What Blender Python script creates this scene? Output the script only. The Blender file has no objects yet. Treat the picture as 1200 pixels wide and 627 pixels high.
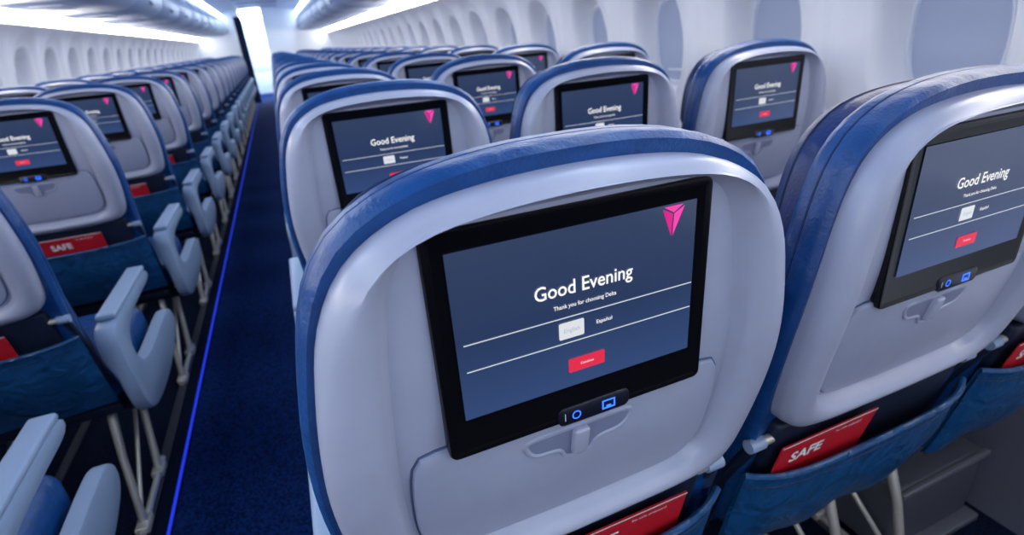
import bpy, bmesh, math
from mathutils import Matrix, Vector

scene = bpy.context.scene
try:
    scene.view_settings.view_transform = 'Standard'
    scene.view_settings.look = 'None'
except Exception:
    pass

# ------------------------------------------------------------------ materials
def srgb(r, g, b):
    def f(c):
        c /= 255.0
        return c/12.92 if c <= 0.04045 else ((c+0.055)/1.055)**2.4
    return (f(r), f(g), f(b), 1.0)

def mat(name, col, rough=0.5, metal=0.0, noise=0.0, nscale=200.0, bump=0.0, bscale=400.0,
        emit=None, estr=0.0, coat=0.0, spec=0.5, col2=None, wrinkle=0.0, wscale=14.0, crough=0.25):
    m = bpy.data.materials.new(name)
    m.use_nodes = True
    nt = m.node_tree
    p = nt.nodes['Principled BSDF']
    p.inputs['Base Color'].default_value = col
    p.inputs['Roughness'].default_value = rough
    p.inputs['Metallic'].default_value = metal
    p.inputs['Specular IOR Level'].default_value = spec
    p.inputs['Coat Weight'].default_value = coat
    p.inputs['Coat Roughness'].default_value = crough
    if emit is not None:
        p.inputs['Emission Color'].default_value = emit
        p.inputs['Emission Strength'].default_value = estr
    tc = nt.nodes.new('ShaderNodeTexCoord')
    if noise > 0 or col2 is not None:
        n = nt.nodes.new('ShaderNodeTexNoise')
        n.inputs['Scale'].default_value = nscale
        n.inputs['Detail'].default_value = 3
        nt.links.new(tc.outputs['Object'], n.inputs['Vector'])
        r = nt.nodes.new('ShaderNodeValToRGB')
        r.color_ramp.elements[0].position = 0.38
        r.color_ramp.elements[1].position = 0.62
        c2 = col2 if col2 is not None else tuple(min(1, c*(1+noise)) for c in col[:3])+(1,)
        c1 = col if col2 is not None else tuple(c*(1-noise) for c in col[:3])+(1,)
        r.color_ramp.elements[0].color = c1
        r.color_ramp.elements[1].color = c2
        nt.links.new(n.outputs['Fac'], r.inputs['Fac'])
        nt.links.new(r.outputs['Color'], p.inputs['Base Color'])
    last = None
    if wrinkle > 0:
        n3 = nt.nodes.new('ShaderNodeTexNoise')
        n3.inputs['Scale'].default_value = wscale
        n3.inputs['Detail'].default_value = 2
        n3.inputs['Distortion'].default_value = 1.2
        nt.links.new(tc.outputs['Object'], n3.inputs['Vector'])
        b3 = nt.nodes.new('ShaderNodeBump')
        b3.inputs['Strength'].default_value = wrinkle
        b3.inputs['Distance'].default_value = 0.012
        nt.links.new(n3.outputs['Fac'], b3.inputs['Height'])
        last = b3
        nt.links.new(b3.outputs['Normal'], p.inputs['Normal'])
    if bump > 0:
        n2 = nt.nodes.new('ShaderNodeTexNoise')
        n2.inputs['Scale'].default_value = bscale
        n2.inputs['Detail'].default_value = 4
        nt.links.new(tc.outputs['Object'], n2.inputs['Vector'])
        b = nt.nodes.new('ShaderNodeBump')
        b.inputs['Strength'].default_value = bump
        b.inputs['Distance'].default_value = 0.002
        nt.links.new(n2.outputs['Fac'], b.inputs['Height'])
        if last: nt.links.new(last.outputs['Normal'], b.inputs['Normal'])
        nt.links.new(b.outputs['Normal'], p.inputs['Normal'])
    return m

M = {}
M['shell'] = mat('seat_shell_plastic', srgb(160, 167, 190), 0.38, bump=0.05, bscale=900, noise=0.015, nscale=30, coat=.25)
M['shell2'] = mat('tray_table_plastic', srgb(156, 164, 188), 0.38, bump=0.05, bscale=900, noise=0.015, nscale=30, coat=.25)
M['recess_shade'] = mat('latch_recess_shade', srgb(122, 131, 160), 0.5, noise=0.015, nscale=30)  # shell tone darkened to paint the shade around the latch
M['groove_shade'] = mat('table_gap_shade', srgb(80, 90, 122), 0.5, noise=0.02)  # painted shadow line around the tray plate
M['leather'] = mat('blue_leather', srgb(11, 66, 128), 0.40, bump=0.4, bscale=300, noise=0.10, nscale=40, wrinkle=.35, wscale=16)
M['leather_dark'] = mat('navy_leather', srgb(12, 42, 98), 0.42, bump=0.4, bscale=300, noise=0.10, nscale=40, wrinkle=.4, wscale=14)
M['seam'] = mat('leather_seam', srgb(8, 30, 76), 0.6, noise=0.05)
M['pocket'] = mat('pocket_vinyl', srgb(18, 70, 118), 0.36, bump=0.3, bscale=45, noise=0.12, nscale=22, wrinkle=.7, wscale=22)
M['slate'] = mat('slate_plastic', srgb(50, 68, 98), 0.45, bump=0.1, bscale=500)
M['arm'] = mat('armrest_plastic', srgb(138, 160, 190), 0.4, bump=0.05, bscale=700, coat=.2)
M['metal'] = mat('leg_metal', srgb(196, 194, 186), 0.35, metal=0.5, noise=0.03)
M['dark'] = mat('dark_frame', srgb(16, 26, 50), 0.5, noise=0.1)
M['black'] = mat('monitor_bezel', srgb(9, 10, 14), 0.22, noise=0.05, spec=0.35)
M['pill'] = mat('usb_module', srgb(18, 22, 38), 0.3, noise=0.05)
M['blueled'] = mat('blue_led', srgb(40, 90, 255), 0.4, emit=srgb(50, 110, 255), estr=1.8)
M['white_ui'] = mat('ui_white', srgb(20, 20, 20), 0.4, emit=(1, 1, 1, 1), estr=1.0)
M['grey_ui'] = mat('ui_grey_line', srgb(20, 20, 20), 0.4, emit=srgb(215, 222, 232), estr=0.95)
M['btn_ui'] = mat('ui_light_button', srgb(20, 20, 20), 0.4, emit=srgb(226, 230, 236), estr=0.95)
M['dim_ui'] = mat('ui_dim_text', srgb(20, 20, 20), 0.4, emit=srgb(170, 186, 208), estr=0.9)
M['red_ui'] = mat('ui_red_button', srgb(60, 5, 20), 0.4, emit=srgb(228, 44, 76), estr=0.95)
M['pink1'] = mat('ui_pink', srgb(60, 5, 40), 0.4, emit=srgb(250, 64, 176), estr=1.0)
M['pink2'] = mat('ui_magenta', srgb(60, 5, 40), 0.4, emit=srgb(214, 24, 134), estr=1.0)
M['card'] = mat('safety_card_red', srgb(190, 22, 38), 0.45, noise=0.04)
M['card_w'] = mat('safety_card_print', srgb(235, 235, 235), 0.5, noise=0.01)
M['box'] = mat('grey_equipment_box', srgb(66, 69, 80), 0.5, bump=0.1, noise=0.05)
M['boxtrim'] = mat('equipment_box_trim', srgb(110, 114, 124), 0.4, metal=.4, noise=0.05)

def display_mat():
    m = bpy.data.materials.new('lcd_display')
    m.use_nodes = True
    nt = m.node_tree
    p = nt.nodes['Principled BSDF']
    p.inputs['Base Color'].default_value = (0.012, 0.016, 0.03, 1)
    p.inputs['Roughness'].default_value = 0.14
    p.inputs['Specular IOR Level'].default_value = 0.7
    tc = nt.nodes.new('ShaderNodeTexCoord')
    sep = nt.nodes.new('ShaderNodeSeparateXYZ')
    nt.links.new(tc.outputs['Object'], sep.inputs[0])
    mr = nt.nodes.new('ShaderNodeMapRange')
    mr.inputs['From Min'].default_value = 0.955
    mr.inputs['From Max'].default_value = 1.105
    nt.links.new(sep.outputs['Z'], mr.inputs['Value'])
    r = nt.nodes.new('ShaderNodeValToRGB')
    r.color_ramp.elements[0].color = srgb(46, 68, 112)
    r.color_ramp.elements[1].color = srgb(44, 58, 86)
    e = r.color_ramp.elements.new(0.5)
    e.color = srgb(34, 50, 84)
    nt.links.new(mr.outputs['Result'], r.inputs['Fac'])
    nt.links.new(r.outputs['Color'], p.inputs['Emission Color'])
    p.inputs['Emission Strength'].default_value = 1.0
    return m
M['display'] = display_mat()

# ------------------------------------------------------------------ mesh builder
class MB:
    def __init__(self):
        self.v = []; self.f = []; self.fm = []; self.mats = []
    def mi(self, key):
        if key not in self.mats:
            self.mats.append(key)
        return self.mats.index(key)
    def add(self, vs, fs, key):
        o = len(self.v)
        self.v.extend([tuple(p) for p in vs])
        i = self.mi(key)
        for f in fs:
            self.f.append([k+o for k in f]); self.fm.append(i)
    def loft(self, rings, key, cap0=True, cap1=True):
        n = len(rings[0]); vs = [p for r in rings for p in r]; fs = []
        for a in range(len(rings)-1):
            for i in range(n):
                j = (i+1) % n
                fs.append([a*n+i, a*n+j, (a+1)*n+j, (a+1)*n+i])
        if cap0: fs.append(list(range(n)))
        if cap1: fs.append([(len(rings)-1)*n+i for i in range(n)][::-1])
        self.add(vs, fs, key)
    def bbox(self, x0, x1, y0, y1, z0, z1, b, key, seg=3, warp=None, cuts=0):
        bm = bmesh.new()
        bmesh.ops.create_cube(bm, size=1.0)
        for v in bm.verts:
            v.co = Vector(((x0+x1)/2+v.co.x*(x1-x0), (y0+y1)/2+v.co.y*(y1-y0), (z0+z1)/2+v.co.z*(z1-z0)))
        if b > 0:
            bmesh.ops.bevel(bm, geom=list(bm.edges), offset=b, segments=seg, profile=0.5, affect='EDGES')
        if cuts:
            for k in range(1, cuts+1):
                zc = z0+(z1-z0)*k/(cuts+1)
                bmesh.ops.bisect_plane(bm, geom=list(bm.verts)+list(bm.edges)+list(bm.faces), plane_co=(0, 0, zc), plane_no=(0, 0, 1))
        if warp:
            for v in bm.verts: v.co = Vector(warp(v.co))
        bm.verts.index_update()
        self.add([tuple(v.co) for v in bm.verts], [[v.index for v in f.verts] for f in bm.faces], key)
        bm.free()
    def tube(self, path, r, key, n=10, closed=False):
        rings = []
        P = [Vector(p) for p in path]; m = len(P)
        for i, p in enumerate(P):
            if closed: t = (P[(i+1) % m]-P[i-1]).normalized()
            else: t = (P[min(i+1, m-1)]-P[max(i-1, 0)]).normalized()
            up = Vector((1, 0, 0)) if (abs(t.x) < 0.8 and not closed) else (Vector((0, 1, 0)) if closed else Vector((0, 0, 1)))
            a = t.cross(up).normalized(); b = t.cross(a)
            rr = r[i] if isinstance(r, (list, tuple)) else r
            rings.append([tuple(p+a*math.cos(2*math.pi*k/n)*rr+b*math.sin(2*math.pi*k/n)*rr) for k in range(n)])
        if closed:
            rings.append(rings[0]); self.loft(rings, key, False, False)
        else:
            self.loft(rings, key)
    def mesh(self, name, ang=38):
        me = bpy.data.meshes.new(name)
        me.from_pydata(self.v, [], self.f)
        for k in self.mats: me.materials.append(M[k])
        me.polygons.foreach_set('material_index', self.fm)
        me.update()
        bm = bmesh.new(); bm.from_mesh(me)
        bmesh.ops.recalc_face_normals(bm, faces=bm.faces)
        bm.to_mesh(me); bm.free()
        me.polygons.foreach_set('use_smooth', [True]*len(me.polygons))
        me.set_sharp_from_angle(angle=math.radians(ang))
        return me

def obj(name, me, loc=(0, 0, 0)):
    o = bpy.data.objects.new(name, me)
    o.location = loc
    scene.collection.objects.link(o)
    return o

# ------------------------------------------------------------------ 2D curves
def catmull(pts, closed=True, sub=12):
    n = len(pts); out = []
    rng = n if closed else n-1
    for i in range(rng):
        if closed:
            p0, p1, p2, p3 = pts[(i-1) % n], pts[i], pts[(i+1) % n], pts[(i+2) % n]
        else:
            p0, p1, p2, p3 = pts[max(i-1, 0)], pts[i], pts[i+1], pts[min(i+2, n-1)]
        for s in range(sub):
            t = s/sub
            out.append(tuple(0.5*((2*p1[k])+(-p0[k]+p2[k])*t+(2*p0[k]-5*p1[k]+4*p2[k]-p3[k])*t*t +
                                  (-p0[k]+3*p1[k]-3*p2[k]+p3[k])*t**3) for k in range(2)))
    if not closed: out.append(tuple(pts[-1]))
    return out

def resample(loop, n):
    L = [0.0]; m = len(loop)
    for i in range(m):
        a, b = loop[i], loop[(i+1) % m]
        L.append(L[-1]+math.dist(a, b))
    out = []; j = 0
    for i in range(n):
        t = L[-1]*i/n
        while L[j+1] < t: j += 1
        a, b = loop[j % m], loop[(j+1) % m]
        s = (t-L[j])/max(1e-9, L[j+1]-L[j])
        out.append((a[0]+(b[0]-a[0])*s, a[1]+(b[1]-a[1])*s))
    return out

def sym(half, n=80):
    left = [(-x, z) for x, z in half[1:-1]][::-1]
    return resample(catmull(half+left, True), n)

def area(loop):
    return 0.5*sum(loop[i][0]*loop[(i+1) % len(loop)][1]-loop[(i+1) % len(loop)][0]*loop[i][1] for i in range(len(loop)))

def inset(loop, d):
    n = len(loop); s = 1 if area(loop) > 0 else -1; out = []
    for i in range(n):
        a, b = loop[i-1], loop[(i+1) % n]
        tx, ty = b[0]-a[0], b[1]-a[1]; l = math.hypot(tx, ty) or 1
        out.append((loop[i][0]-ty/l*d*s, loop[i][1]+tx/l*d*s))
    return out

def rrect(x0, x1, z0, z1, r, k=5):
    pts = []
    for cx, cz, a0 in ((x1-r, z1-r, 0), (x0+r, z1-r, 90), (x0+r, z0+r, 180), (x1-r, z0+r, 270)):
        for i in range(k+1):
            a = math.radians(a0+90*i/k)
            pts.append((cx+r*math.cos(a), cz+r*math.sin(a)))
    return pts

def lean(z):
    s = 0.95-z
    return 0.22*0.5*(s+math.sqrt(s*s+0.003))-0.004

# ------------------------------------------------------------------ text
def text_geo(body, width, cx, cz, y, weight=0.0, left=False, tall=1.0):
    c = bpy.data.curves.new('t', 'FONT')
    c.body = body; c.size = 1.0; c.offset = weight; c.resolution_u = 3
    o = bpy.data.objects.new('t', c)
    scene.collection.objects.link(o)
    bpy.context.view_layer.update()
    dg = bpy.context.evaluated_depsgraph_get()
    me = bpy.data.meshes.new_from_object(o.evaluated_get(dg))
    xs = [v.co.x for v in me.vertices]
    x0, x1 = min(xs), max(xs); s = width/(x1-x0)
    vs = []
    for v in me.vertices:
        xx = (v.co.x-x0)*s+(cx if left else cx-width/2)
        vs.append((xx, y, cz+(v.co.y-0.25)*s*tall))
    fs = [list(p.vertices) for p in me.polygons]
    bpy.data.objects.remove(o); bpy.data.meshes.remove(me); bpy.data.curves.remove(c)
    return vs, fs

TXT = [
    (text_geo('Good Evening', 0.0925, 0.002, 1.0530, -0.0014, 0.010, tall=1.1), 'white_ui'),
    (text_geo('Thank you for choosing Delta', 0.060, 0.002, 1.0375, -0.0014, 0.008, tall=1.1), 'white_ui'),
    (text_geo('Español', 0.0155, 0.020, 1.0143, -0.0014, 0.008), 'white_ui'),
    (text_geo('English', 0.015, -0.012, 1.0143, -0.0020, 0.0), 'dim_ui'),
    (text_geo('Continue', 0.013, 0.002, 0.978, -0.0020, 0.0), 'white_ui'),
]
SAFE = text_geo('SAFE', 0.062, 0, 0, 0, 0.03, left=True)
SAFE2 = text_geo('be safe onboard', 0.05, 0, 0, 0, 0.0, left=True)

# ------------------------------------------------------------------ seat
LEATHER = [(0, 1.171), (.07, 1.168), (.135, 1.155), (.185, 1.128), (.214, 1.085), (.231, 1.02), (.241, .95),
           (.243, .88), (.238, .8), (.229, .68), (.222, .56), (.207, .49), (.15, .475), (0, .475)]
SHELL = [(0, 1.152), (.08, 1.148), (.138, 1.136), (.182, 1.109), (.208, 1.066), (.221, 1.01), (.229, .95),
         (.231, .89), (.225, .82), (.214, .770), (.188, .741), (.14, .730), (.07, .727), (0, .726)]
INNER = [(0, 1.134), (.09, 1.132), (.132, 1.124), (.156, 1.100), (.168, 1.05), (.176, .97), (.179, .9),
         (.176, .83), (.166, .785), (.134, .765), (.07, .760), (0, .758)]
HEAD = [(0, 1.158), (.09, 1.154), (.150, 1.139), (.188, 1.106), (.206, 1.06), (.213, 1.0), (.205, .965), (.15, .95), (0, .948)]
ARMC = [(.115, .56), (.12, .612), (.16, .634), (.30, .641), (.46, .644), (.535, .637), (.550, .618), (.52, .602), (.40, .599),
        (.27, .588), (.205, .55), (.205, .495), (.27, .470), (.40, .468), (.53, .470), (.605, .462), (.632, .425), (.600, .380), (.50, .350),
        (.36, .335), (.22, .34), (.14, .37), (.112, .45)]

def sst_(a, b_, x):
    t = min(1, max(0, (x-a)/(b_-a))); return t*t*(3-2*t)

def seat_mesh(name, aisle=None, stow=(), card=-0.06, leg=(0.16,), box=False):
    b = MB()
    W = lambda c: (c[0], c[1]+lean(c[2]), c[2])
    L = sym(LEATHER, 96)
    def ring(loop, y, k=1.0): return [(x, y+lean(z)*k, z) for x, z in loop]
    b.loft([ring(inset(L, .03), .020), ring(inset(L, .006), .012), ring(inset(L, .001), .018), ring(L, .028), ring(inset(L, .0004), .0385), ring(inset(L, .0022), .040),
            ring(inset(L, .0004), .0415), ring(L, .050),
            ring(inset(L, .003), .057), ring(inset(L, .010), .063), ring(inset(L, .03), .067)], 'leather')
    b.tube(ring(inset(L, .0014), .040), .0009, 'seam', 5, closed=True)
    H = sym(HEAD, 64)
    b.loft([ring(inset(H, .012), .060), ring(inset(H, .002), .065), ring(H, .074), ring(H, .088), ring(inset(H, .006), .102),
            ring(inset(H, .02), .110), ring(inset(H, .05), .114)], 'leather_dark')
    b.tube(ring(inset(H, .0005), .088), .0018, 'seam', 6, closed=True)
    b.bbox(-.212, .212, .060, .125, .49, .942, .028, 'leather_dark', warp=W, cuts=6)
    S = sym(SHELL, 96); I = sym(INNER, 96)
    S4 = inset(S, .012); I0 = inset(I, -.004)
    def mix(A, B, t): return [(a[0]+(c[0]-a[0])*t, a[1]+(c[1]-a[1])*t) for a, c in zip(A, B)]
    I8 = inset(I, .006)
    rings = [ring(S, .04), ring(S, .004), ring(inset(S, .0018), -.005), ring(inset(S, .0055), -.0115), ring(S4, -.0158),
             ring(mix(S4, I0, .25), -.0178), ring(mix(S4, I0, .5), -.0172), ring(mix(S4, I0, .8), -.0135), ring(I0, -.0095), ring(I, -.005), ring(inset(I, .002), .002), ring(I8, .006)]
    for sc in (.8, .6, .4, .2, .05):
        rings.append([(x*sc, .007+lean(.94+(z-.94)*sc), .94+(z-.94)*sc) for x, z in I8])
    b.loft(rings, 'shell', cap0=False)
    # tray table plate; darker outline plate behind it paints the shadow gap
    T = sym([(0, .925), (.09, .925), (.150, .924), (.162, .910), (.166, .86), (.163, .812), (.146, .784), (.11, .774), (0, .772)], 64)
    G = inset(T, -.0020)
    b.loft([ring(G, .012), ring(G, .0052), ring(inset(G, .004), .0050)], 'groove_shade')
    b.loft([ring(T, .010), ring(T, .0035), ring(inset(T, .001), .0015), ring(inset(T, .003), .0008)], 'shell2')
    # latch and its raised lip; darker fill inside paints the shade
    rr = resample(catmull([(-.052, .898), (0, .899), (.052, .898), (.056, .888), (.046, .876), (.022, .872), (.014, .860), (0, .857), (-.014, .860), (-.022, .872), (-.046, .876), (-.056, .888)], True, 8), 60)
    b.loft([ring(inset(rr, -.003), .0012), ring(inset(rr, -.0018), -.0008), ring(rr, -.0011), ring(inset(rr, .0025), .0003)], 'shell2', cap0=False, cap1=False)
    b.add(ring(inset(rr, .0025), .0003), [list(range(60))], 'recess_shade')
    b.bbox(-.0085, .0085, -.0065, .006, .862, .897, .0035, 'shell', warp=W)
    # monitor
    R = rrect(-.1305, .1305, .917, 1.124, .008)
    def fl(loop, y): return [(x, y, z) for x, z in loop]
    b.loft([fl(R, .02), fl(R, .002), fl(inset(R, .0012), .0), fl(inset(R, .006), .0), fl(inset(R, .0075), .0006)], 'black')
    x0, x1, z0, z1 = -.113, .113, .956, 1.106
    b.add([(x0, -.0004, z0), (x1, -.0004, z0), (x1, -.0004, z1), (x0, -.0004, z1)], [[0, 1, 2, 3]], 'display')
    def flat(xa, xb, za, zb, y, key, r=0):
        if r: vs = fl(rrect(xa, xb, za, zb, r, 4), y)
        else: vs = [(xa, y, za), (xb, y, za), (xb, y, zb), (xa, y, zb)]
        b.add(vs, [list(range(len(vs)))], key)
    flat(-.107, .112, 1.0264, 1.0274, -.0010, 'grey_ui')
    flat(-.107, .112, 1.0015, 1.0025, -.0010, 'grey_ui')
    flat(-.024, .000, 1.0065, 1.0225, -.0014, 'btn_ui', .0015)
    flat(-.016, .020, .9710, .9850, -.0014, 'red_ui', .0015)
    for g, k in TXT: b.add(g[0], g[1], k)
    y = -.0014
    b.add([(.077, y, 1.103), (.0875, y, 1.0975), (.0865, y, 1.0775)], [[0, 1, 2]], 'pink2')
    b.add([(.0785, y, 1.1045), (.098, y, 1.1045), (.0885, y, 1.0985)], [[0, 1, 2]], 'pink1')
    b.add([(.0995, y, 1.103), (.089, y, 1.0975), (.088, y, 1.0775)], [[0, 1, 2]], 'pink1')
    # usb module
    P = rrect(-.028, .047, .914, .933, .006)
    b.loft([fl(P, .01), fl(P, -.0004), fl(inset(P, .001), -.0010)], 'pill')
    ro = [(-.010+.0046*math.cos(a*math.pi/8), .9235+.0046*math.sin(a*math.pi/8)) for a in range(16)]
    ri = [(-.010+.0034*math.cos(a*math.pi/8), .9235+.0034*math.sin(a*math.pi/8)) for a in range(16)]
    vs = fl(ro, -.0016)+fl(ri, -.0016)
    b.add(vs, [[i, (i+1) % 16, 16+(i+1) % 16, 16+i] for i in range(16)], 'blueled')
    flat(.017, .031, .9270, .9286, -.0016, 'blueled'); flat(.017, .0186, .9195, .928, -.0016, 'blueled')
    flat(.0294, .031, .9195, .928, -.0016, 'blueled'); flat(.017, .0215, .9185, .9203, -.0016, 'blueled'); flat(.0265, .031, .9185, .9203, -.0016, 'blueled')
    flat(.0215, .0265, .9185, .9225, -.0016, 'blueled')
    flat(-.022, -.0212, .920, .928, -.0016, 'dim_ui')
    # lower back structure
    b.bbox(-.198, .198, .004, .03, .47, .735, .008, 'dark', warp=W, cuts=3)
    # pocket pouch
    nx, nz = 24, 12; vs = []; fs = []
    for j in range(nz+1):
        for i in range(nx+1):
            u = -1+2*i/nx; v = j/nz
            z = .43+.225*v-(.014*(1-u*u) if v > .5 else 0)*v
            prof = (1-abs(u)**6)*(math.sin(min(1, v*1.15)*math.pi*.62+.25))
            yy = -.002-.034*prof+.005*math.sin(u*9+v*3)*(1-v)
            vs.append((u*.236, yy+lean(z), z))
    for j in range(nz):
        for i in range(nx):
            a = j*(nx+1)+i; fs.append([a, a+1, a+nx+2, a+nx+1])
    o = len(vs)
    vs += [(x, y+.006, z) for x, y, z in vs]
    fs += [[f[3]+o, f[2]+o, f[1]+o, f[0]+o] for f in fs[:nx*nz]]
    top = [nz*(nx+1)+i for i in range(nx+1)]
    for i in range(nx): fs.append([top[i], top[i+1], top[i+1]+o, top[i]+o])
    b.add(vs, fs, 'pocket')
    for zt, rad, key in ((.655, .005, 'pocket'), (.632, .0012, 'seam')):
        pth = []
        for i in range(25):
            u = -1+2*i/24; v = (zt-.43)/.225; z = zt-.014*(1-u*u)*v
            prof = (1-abs(u)**6)*math.sin(min(1, v*1.15)*math.pi*.62+.25)
            pth.append((u*.236, -.002-.034*prof+lean(z)+(.002 if rad > .002 else -.0002), z))
        b.tube(pth, rad, key, 8)
    # card
    cx0 = card
    def cp(x, z, o=0): return (cx0+x, lean(z)-.010+o, z)
    cz0, cz1 = .585, .703
    vs = [cp(0, cz0), cp(.185, cz0), cp(.185, cz1), cp(0, cz1), cp(0, cz0, .002), cp(.185, cz0, .002), cp(.185, cz1, .002), cp(0, cz1, .002)]
    b.add(vs, [[0, 1, 2, 3], [7, 6, 5, 4], [0, 4, 5, 1], [1, 5, 6, 2], [2, 6, 7, 3], [3, 7, 4, 0]], 'card')
    b.add([cp(x+.025, z+.668, -.0008) for x, _, z in SAFE[0]], SAFE[1], 'card_w')
    b.add([cp(x+.105, z+.69, -.0008) for x, _, z in SAFE2[0]], SAFE2[1], 'card_w')
    b.add([cp(.0, .7005, -.0008), cp(.185, .7005, -.0008), cp(.185, .703, -.0008), cp(0, .703, -.0008)], [[0, 1, 2, 3]], 'card_w')
    # hinge knobs
    for s in (-1, 1):
        yh = lean(.705)+.012
        b.tube([(s*.165, yh, .706), (s*.212, yh, .706)], .007, 'metal', 12)
        b.tube([(s*.211, yh, .706), (s*.236, yh, .706)], .010, 'arm', 12)
        b.tube([(s*.224, yh, .706), (s*.224, yh+.05, .60), (s*.224, yh+.08, .47)], .009, 'dark', 8)
    # seat cushion
    b.bbox(-.234, .234, .17, .575, .395, .508, .040, 'leather', seg=5,
           warp=lambda c: (c[0], c[1], c[2]+.012*(c[1]-.17)/.4+(.008*math.cos(c[0]/.234*math.pi/2) if c[2] > .45 else 0)))
    b.bbox(-.225, .225, .15, .55, .370, .400, .008, 'dark')
    b.tube([(-.245, .22, .355), (.245, .22, .355)], .019, 'dark', 12)
    b.tube([(-.245, .46, .355), (.245, .46, .355)], .019, 'dark', 12)
    # legs
    for lx in leg:
        b.tube([(lx, .23, .36), (lx, .20, .33), (lx, .155, .22), (lx, .12, .09), (lx, .105, .02)], [.011, .012, .010, .010, .012], 'metal', 10)
        b.tube([(lx, .47, .36), (lx, .45, .30), (lx, .38, .12), (lx, .34, .02)], [.011, .011, .010, .012], 'metal', 10)
        b.tube([(lx, .45, .33), (lx, .30, .20), (lx, .125, .06)], .006, 'metal', 8)
        b.tube([(lx, .06, .016), (lx, .40, .016)], .010, 'metal', 8)
        b.bbox(lx-.018, lx+.018, .07, .135, .006, .030, .005, 'metal')
        b.bbox(lx-.018, lx+.018, .31, .37, .006, .030, .005, 'metal')
    if aisle:
        A = resample(catmull(ARMC, True, 8), 120)
        xc = aisle*.262
        def wx(x, z, s):
            k = 1-sst_(.47, .56, z)
            return x+aisle*.012*k-(s*.006*k)
        def arr(loop, x, s): return [(wx(x, z, s), y, z) for y, z in loop]
        t = .026
        b.loft([arr(inset(A, .010), xc-t, -1), arr(inset(A, .003), xc-t+.003, -1), arr(A, xc-t+.010, -1), arr(A, xc+t-.010, 1),
                arr(inset(A, .003), xc+t-.003, 1), arr(inset(A, .010), xc+t, 1)], 'arm')
        b.bbox(xc-.024, xc+.024, .17, .54, .636, .653, .007, 'arm')
    for sd in stow:
        xc = sd*.26
        b.bbox(xc-.013, xc+.013, .030, .105, .60, .965, .010, 'slate', seg=4, warp=W, cuts=4)
        b.bbox(xc-.014, xc+.014, .16, .50, .36, .46, .010, 'slate')
    if box:
        b.bbox(-.13, .175, .17, .50, .0, .215, .012, 'box')
        b.bbox(-.135, .180, .16, .175, .200, .215, .004, 'boxtrim')
        b.bbox(-.135, .180, .14, .175, .0, .020, .004, 'boxtrim')
    return b.mesh(name)

ROWP = 0.81
me_ra = seat_mesh('seat_aisle_r', aisle=-1, stow=(), card=-.02, leg=(.16, -.17))
me_rm = seat_mesh('seat_middle', stow=(-1,), card=-.195, leg=(.16,))
me_rw = seat_mesh('seat_window', stow=(-1,), card=-.19, leg=(-.17,), box=True)
me_la = seat_mesh('seat_aisle_l', aisle=1, stow=(), card=-.07, leg=(.17, -.15))
me_lw = seat_mesh('seat_window_l', stow=(1,), card=-.07, leg=(-.12,))
NR = 18
for k in range(NR):
    y = .35+ROWP*k
    for x, me in ((.194, me_ra), (.714, me_rm), (1.234, me_rw)):
        obj('aircraft_seat', me, (x, y, 0))
    y = .57+ROWP*k
    for x, me in ((-.812, me_la), (-1.332, me_lw)):
        obj('aircraft_seat', me, (x, y, 0))

# ------------------------------------------------------------------ cabin
XC = -.05
Y0, Y1 = -2.6, 15.8
M['wall'] = mat('sidewall_white', srgb(236, 237, 242), 0.42, bump=0.03, bscale=300, noise=0.01, nscale=5)
M['shade'] = mat('window_shade', srgb(176, 185, 208), 0.5, bump=0.03, noise=0.01, nscale=5)
M['rimw'] = mat('window_rim', srgb(224, 228, 238), 0.35, noise=0.01, nscale=5)
M['dado'] = mat('dado_panel_grey', srgb(72, 76, 90), 0.55, bump=0.1, noise=0.03)
M['ceil'] = mat('ceiling_panel', srgb(196, 206, 228), 0.5, noise=0.01, nscale=5)
M['bin'] = mat('bin_plastic', srgb(150, 170, 206), 0.32, noise=0.01, nscale=5)
M['sidelight'] = mat('sidewall_light', (1, 1, 1, 1), 0.5, emit=(1.0, .95, .90, 1), estr=20)
M['covelight'] = mat('cove_light', (1, 1, 1, 1), 0.5, emit=(.76, .88, 1.0, 1), estr=16)
M['galley'] = mat('galley_white', srgb(225, 232, 242), 0.5, noise=0.01)
M['galleylight'] = mat('galley_light', (1, 1, 1, 1), 0.5, emit=(.80, .94, 1.0, 1), estr=9)
M['curtain'] = mat('curtain_navy', srgb(22, 36, 78), 0.8, noise=0.1, nscale=20)
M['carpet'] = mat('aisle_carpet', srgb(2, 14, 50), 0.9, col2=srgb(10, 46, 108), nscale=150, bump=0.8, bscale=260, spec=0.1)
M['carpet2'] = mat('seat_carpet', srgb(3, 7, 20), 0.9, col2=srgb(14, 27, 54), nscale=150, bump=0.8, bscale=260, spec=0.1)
M['track'] = mat('seat_track', srgb(90, 95, 105), 0.4, metal=0.7, noise=0.05)
M['blueline'] = mat('floor_path_light', srgb(20, 30, 120), 0.4, emit=srgb(35, 60, 235), estr=.9)

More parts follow.
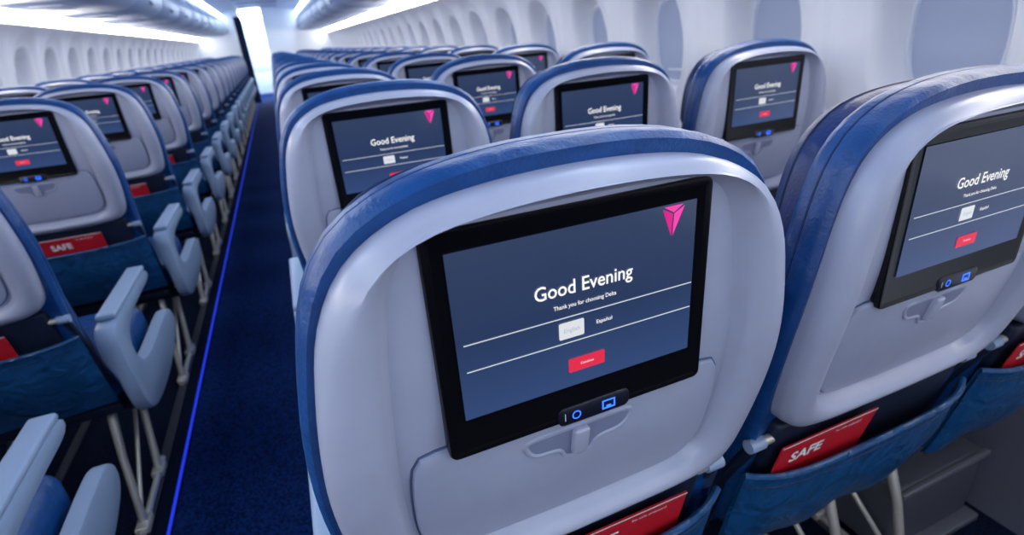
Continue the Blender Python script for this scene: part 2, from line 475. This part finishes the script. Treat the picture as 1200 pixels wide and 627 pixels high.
PROF = [(1.52, 0.0), (1.575, .20), (1.605, .45), (1.62, .75), (1.615, 1.0), (1.595, 1.22), (1.55, 1.40), (1.475, 1.53)]
dense = catmull(PROF, False, 20)
def prof_at(z):
    for a, b_ in zip(dense[:-1], dense[1:]):
        if a[1] <= z <= b_[1]:
            t = (z-a[1])/max(1e-9, b_[1]-a[1]); return a[0]+(b_[0]-a[0])*t
    return dense[-1][0]
sst = sst_
WSP, WY0, WZ = .578, .965, 1.145
HW, HH, DEP = .180, .262, .105
def depth_at(d, dz):
    e = ((abs(d)/HW)**2.5+(abs(dz)/HH)**2.5)**(1/2.5)
    return DEP*(1-sst(.68, .98, e))+.024*(1-sst(1.0, 1.42, e)), e
def wall(name, side, wy0):
    zs = [0, .1, .2, .3, .38, .40, .42, .5, .6, .7]+[.76+.0125*i for i in range(62)]
    zs = [z for z in zs if z < 1.525]+[1.53]
    dy = WSP/52
    n0 = int((Y0-wy0)/dy)-1; n1 = int((Y1-wy0)/dy)+1
    vs = []; fs = []; fm = []
    ny = n1-n0+1
    for z in zs:
        px = prof_at(z)
        for i in range(ny):
            y = wy0+(n0+i)*dy
            d = ((y-wy0+WSP/2) % WSP)-WSP/2
            dep, e = depth_at(d, z-WZ)
            if abs(abs(d)-WSP/2) < .004: dep += .006
            if z < .40: dep -= .02*(1-sst(.34, .40, z))
            vs.append((XC+side*(px+dep), y, z))
    for j in range(len(zs)-1):
        for i in range(ny-1):
            a = j*ny+i
            fs.append([a, a+1, a+ny+1, a+ny])
            fm.append(1 if zs[j] < .39 else 0)
    me = bpy.data.meshes.new(name)
    me.from_pydata(vs, [], fs)
    for k in ('wall', 'dado'): me.materials.append(M[k])
    me.polygons.foreach_set('material_index', fm)
    me.polygons.foreach_set('use_smooth', [True]*len(fs))
    me.update()
    return obj(name, me)
wall('wall_right', 1, WY0)
wall('wall_left', -1, WY0+.15)
def window_mesh(side):
    b = MB(); n = 48
    def rg(k, off):
        out = []
        for i in range(n):
            a = 2*math.pi*i/n
            c, s = math.cos(a), math.sin(a)
            yy = abs(c)**(2/2.5)*HW*k*(1 if c > 0 else -1)
            zz = abs(s)**(2/2.5)*HH*k*(1 if s > 0 else -1)
            out.append((XC+side*(prof_at(WZ+zz)+DEP+.022+off), yy, WZ+zz))
        return out
    b.loft([rg(.72, .004), rg(.71, -.010), rg(.69, -.014), rg(.655, -.012), rg(.635, -.002)], 'rimw', cap0=False, cap1=False)
    b.loft([rg(.645, -.003)]+[rg(k, -.003) for k in (.5, .35, .2, .05)], 'shade', cap0=False)
    xl = XC+side*(prof_at(WZ-.12)+DEP+.022-.008)
    b.bbox(min(xl, xl+side*.010), max(xl, xl+side*.010), -.05, .05, WZ-.128, WZ-.118, .003, 'rimw')
    return b.mesh('window_unit')
wn = 0
for side, wy in ((1, WY0), (-1, WY0+.15)):
    me = window_mesh(side)
    y = wy-WSP*6
    while y < Y1-.2:
        if y > Y0+.2:
            wn += 1
            obj('window_%d' % wn, me, (0, y, 0))
        y += WSP

def strip(name, pts, key, ya=Y0, yb=Y1):
    b = MB(); n = len(pts)
    vs = [(x, ya, z) for x, z in pts]+[(x, yb, z) for x, z in pts]
    b.add(vs, [[i, i+1, n+i+1, n+i] for i in range(n-1)], key)
    return obj(name, b.mesh(name))

# floor with carpet runner, seat tracks and photoluminescent path strip built in
b = MB()
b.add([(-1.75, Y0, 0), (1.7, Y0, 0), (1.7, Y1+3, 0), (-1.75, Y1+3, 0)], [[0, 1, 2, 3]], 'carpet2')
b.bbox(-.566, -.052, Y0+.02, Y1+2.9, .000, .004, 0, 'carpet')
b.bbox(-.580, -.574, Y0+.02, Y1-.05, .0, .009, .001, 'blueline')
for xt in (-.812+.17, -.812-.15, -1.332-.12, .194-.17, .194+.16, .714+.16, 1.234-.17):
    b.bbox(xt-.014, xt+.014, Y0+.02, Y1-.05, 0, .006, .001, 'track')
obj('floor', b.mesh('floor'))

for s, nm in ((1, 'right'), (-1, 'left')):
    q = lambda l: [(XC+s*x, z) for x, z in l]
    strip('sidewall_light_cover', q([(1.475, 1.53), (1.45, 1.58), (1.425, 1.60)]), 'sidelight')
    strip('cove_light_cover', q([(.905, 2.035), (.84, 2.075)]), 'covelight')
    strip('trim_'+nm, q([(1.475, 1.53), (1.56, 1.62), (1.45, 1.95), (1.2, 2.12), (.905, 2.12), (.905, 2.035)]), 'ceil')
strip('ceiling', [(XC+x, z) for x, z in catmull([(-.84, 2.075), (-.7, 2.13), (-.4, 2.175), (0, 2.19), (.4, 2.175), (.7, 2.13), (.84, 2.075)], False, 5)], 'ceil', Y0, Y1+3)
b = MB(); y = Y0+.4
while y < Y1:
    b.bbox(XC-.42, XC+.42, y, y+.03, 2.150, 2.18, .004, 'bin'); y += 1.144
obj('trim_ceiling', b.mesh('trim_ceiling'))

BIN = [(1.44, 1.61), (1.2, 1.602), (1.0, 1.605), (.885, 1.625), (.815, 1.69), (.80, 1.80), (.83, 1.91), (.895, 2.01), (.96, 2.04), (1.2, 2.05), (1.42, 1.93), (1.48, 1.75)]
for s in (1, -1):
    loop = resample(catmull(BIN, True, 8), 64)
    loop = [(s*x, z) for x, z in loop]
    b = MB(); ln = 1.14
    def br(d, y): return [(x, y, z) for x, z in inset(loop, d)]
    b.loft([br(.014, 0), br(.004, .003), br(.0, .010), br(0, ln-.010), br(.004, ln-.003), br(.014, ln)], 'bin')
    xl = s*.812
    b.bbox(min(xl, xl-s*.012), max(xl, xl-s*.012), ln/2-.06, ln/2+.06, 1.675, 1.70, .004, 'track')
    b.bbox(s*1.18-.09, s*1.18+.09, .25, .55, 1.592, 1.61, .005, 'ceil')
    me = b.mesh('bin')
    y = Y0+.02
    while y+ln < Y1:
        obj('overhead_bin', me, (XC, y, 0)); y += ln+.004

def panel(name, x0, x1, y0, y1, z0, z1, key, bev=.004):
    b = MB(); b.bbox(x0, x1, y0, y1, z0, z1, bev, key); return obj(name, b.mesh(name))
panel('wall_front_left', -1.72, -.53, Y1, Y1+.06, 0, 2.2, 'galley')
panel('wall_front_right', -.02, 1.62, Y1, Y1+.06, 0, 2.2, 'galley')
panel('wall_back', -1.8, 1.7, Y0-.06, Y0, 0, 2.25, 'galley')
panel('wall_galley_end', -1.2, 1.0, Y1+3, Y1+3.06, 0, 2.3, 'galley')
panel('wall_galley_left', -1.2, -1.14, Y1+.06, Y1+3, 0, 2.2, 'galley')
panel('wall_galley_right', .94, 1.0, Y1+.06, Y1+3, 0, 2.2, 'galley')
panel('ceiling_light_panel', -.9, .7, Y1+.3, Y1+2.8, 2.06, 2.10, 'galleylight')
b = MB()
for i in range(3):
    b.bbox(-.62, -.02, Y1+2.88, Y1+2.98, .004+.64*i, .634+.64*i, .02, 'ceil')
obj('galley_cabinet', b.mesh('galley_cabinet'))
b = MB(); vs = []; fs = []
nc = 40
for j in range(2):
    for i in range(nc+1):
        vs.append((-.66+.17*i/nc, Y1-.10+.02*math.sin(i*1.1), .012+2.0*j))
for i in range(nc): fs.append([i, i+1, nc+2+i, nc+1+i])
b.add(vs, fs, 'curtain'); obj('cabin_curtain', b.mesh('cabin_curtain', 80))

# ------------------------------------------------------------------ world / camera
w = bpy.data.worlds.new('World'); scene.world = w
w.use_nodes = True
w.node_tree.nodes['Background'].inputs[0].default_value = (.6, .75, 1, 1)
w.node_tree.nodes['Background'].inputs[1].default_value = 0.5

cam = bpy.data.cameras.new('Camera')
cam.lens = 36*627/1200; cam.sensor_width = 36
cam.clip_start = 0.02
co = bpy.data.objects.new('Camera', cam)
scene.collection.objects.link(co)
cx = Vector((.9203, -.3867, -.0761)); cz = Vector((-.3241, -.8538, .4065))
cx.normalize(); cz = (cz-cx*cz.dot(cx)).normalized(); cy = cz.cross(cx)
m = Matrix((( cx.x, cy.x, cz.x, 0), (cx.y, cy.y, cz.y, 0), (cx.z, cy.z, cz.z, 1.25), (0, 0, 0, 1)))
co.matrix_world = m
cam.dof.use_dof = True
cam.dof.focus_distance = 0.50
cam.dof.aperture_fstop = 5.6
scene.camera = co
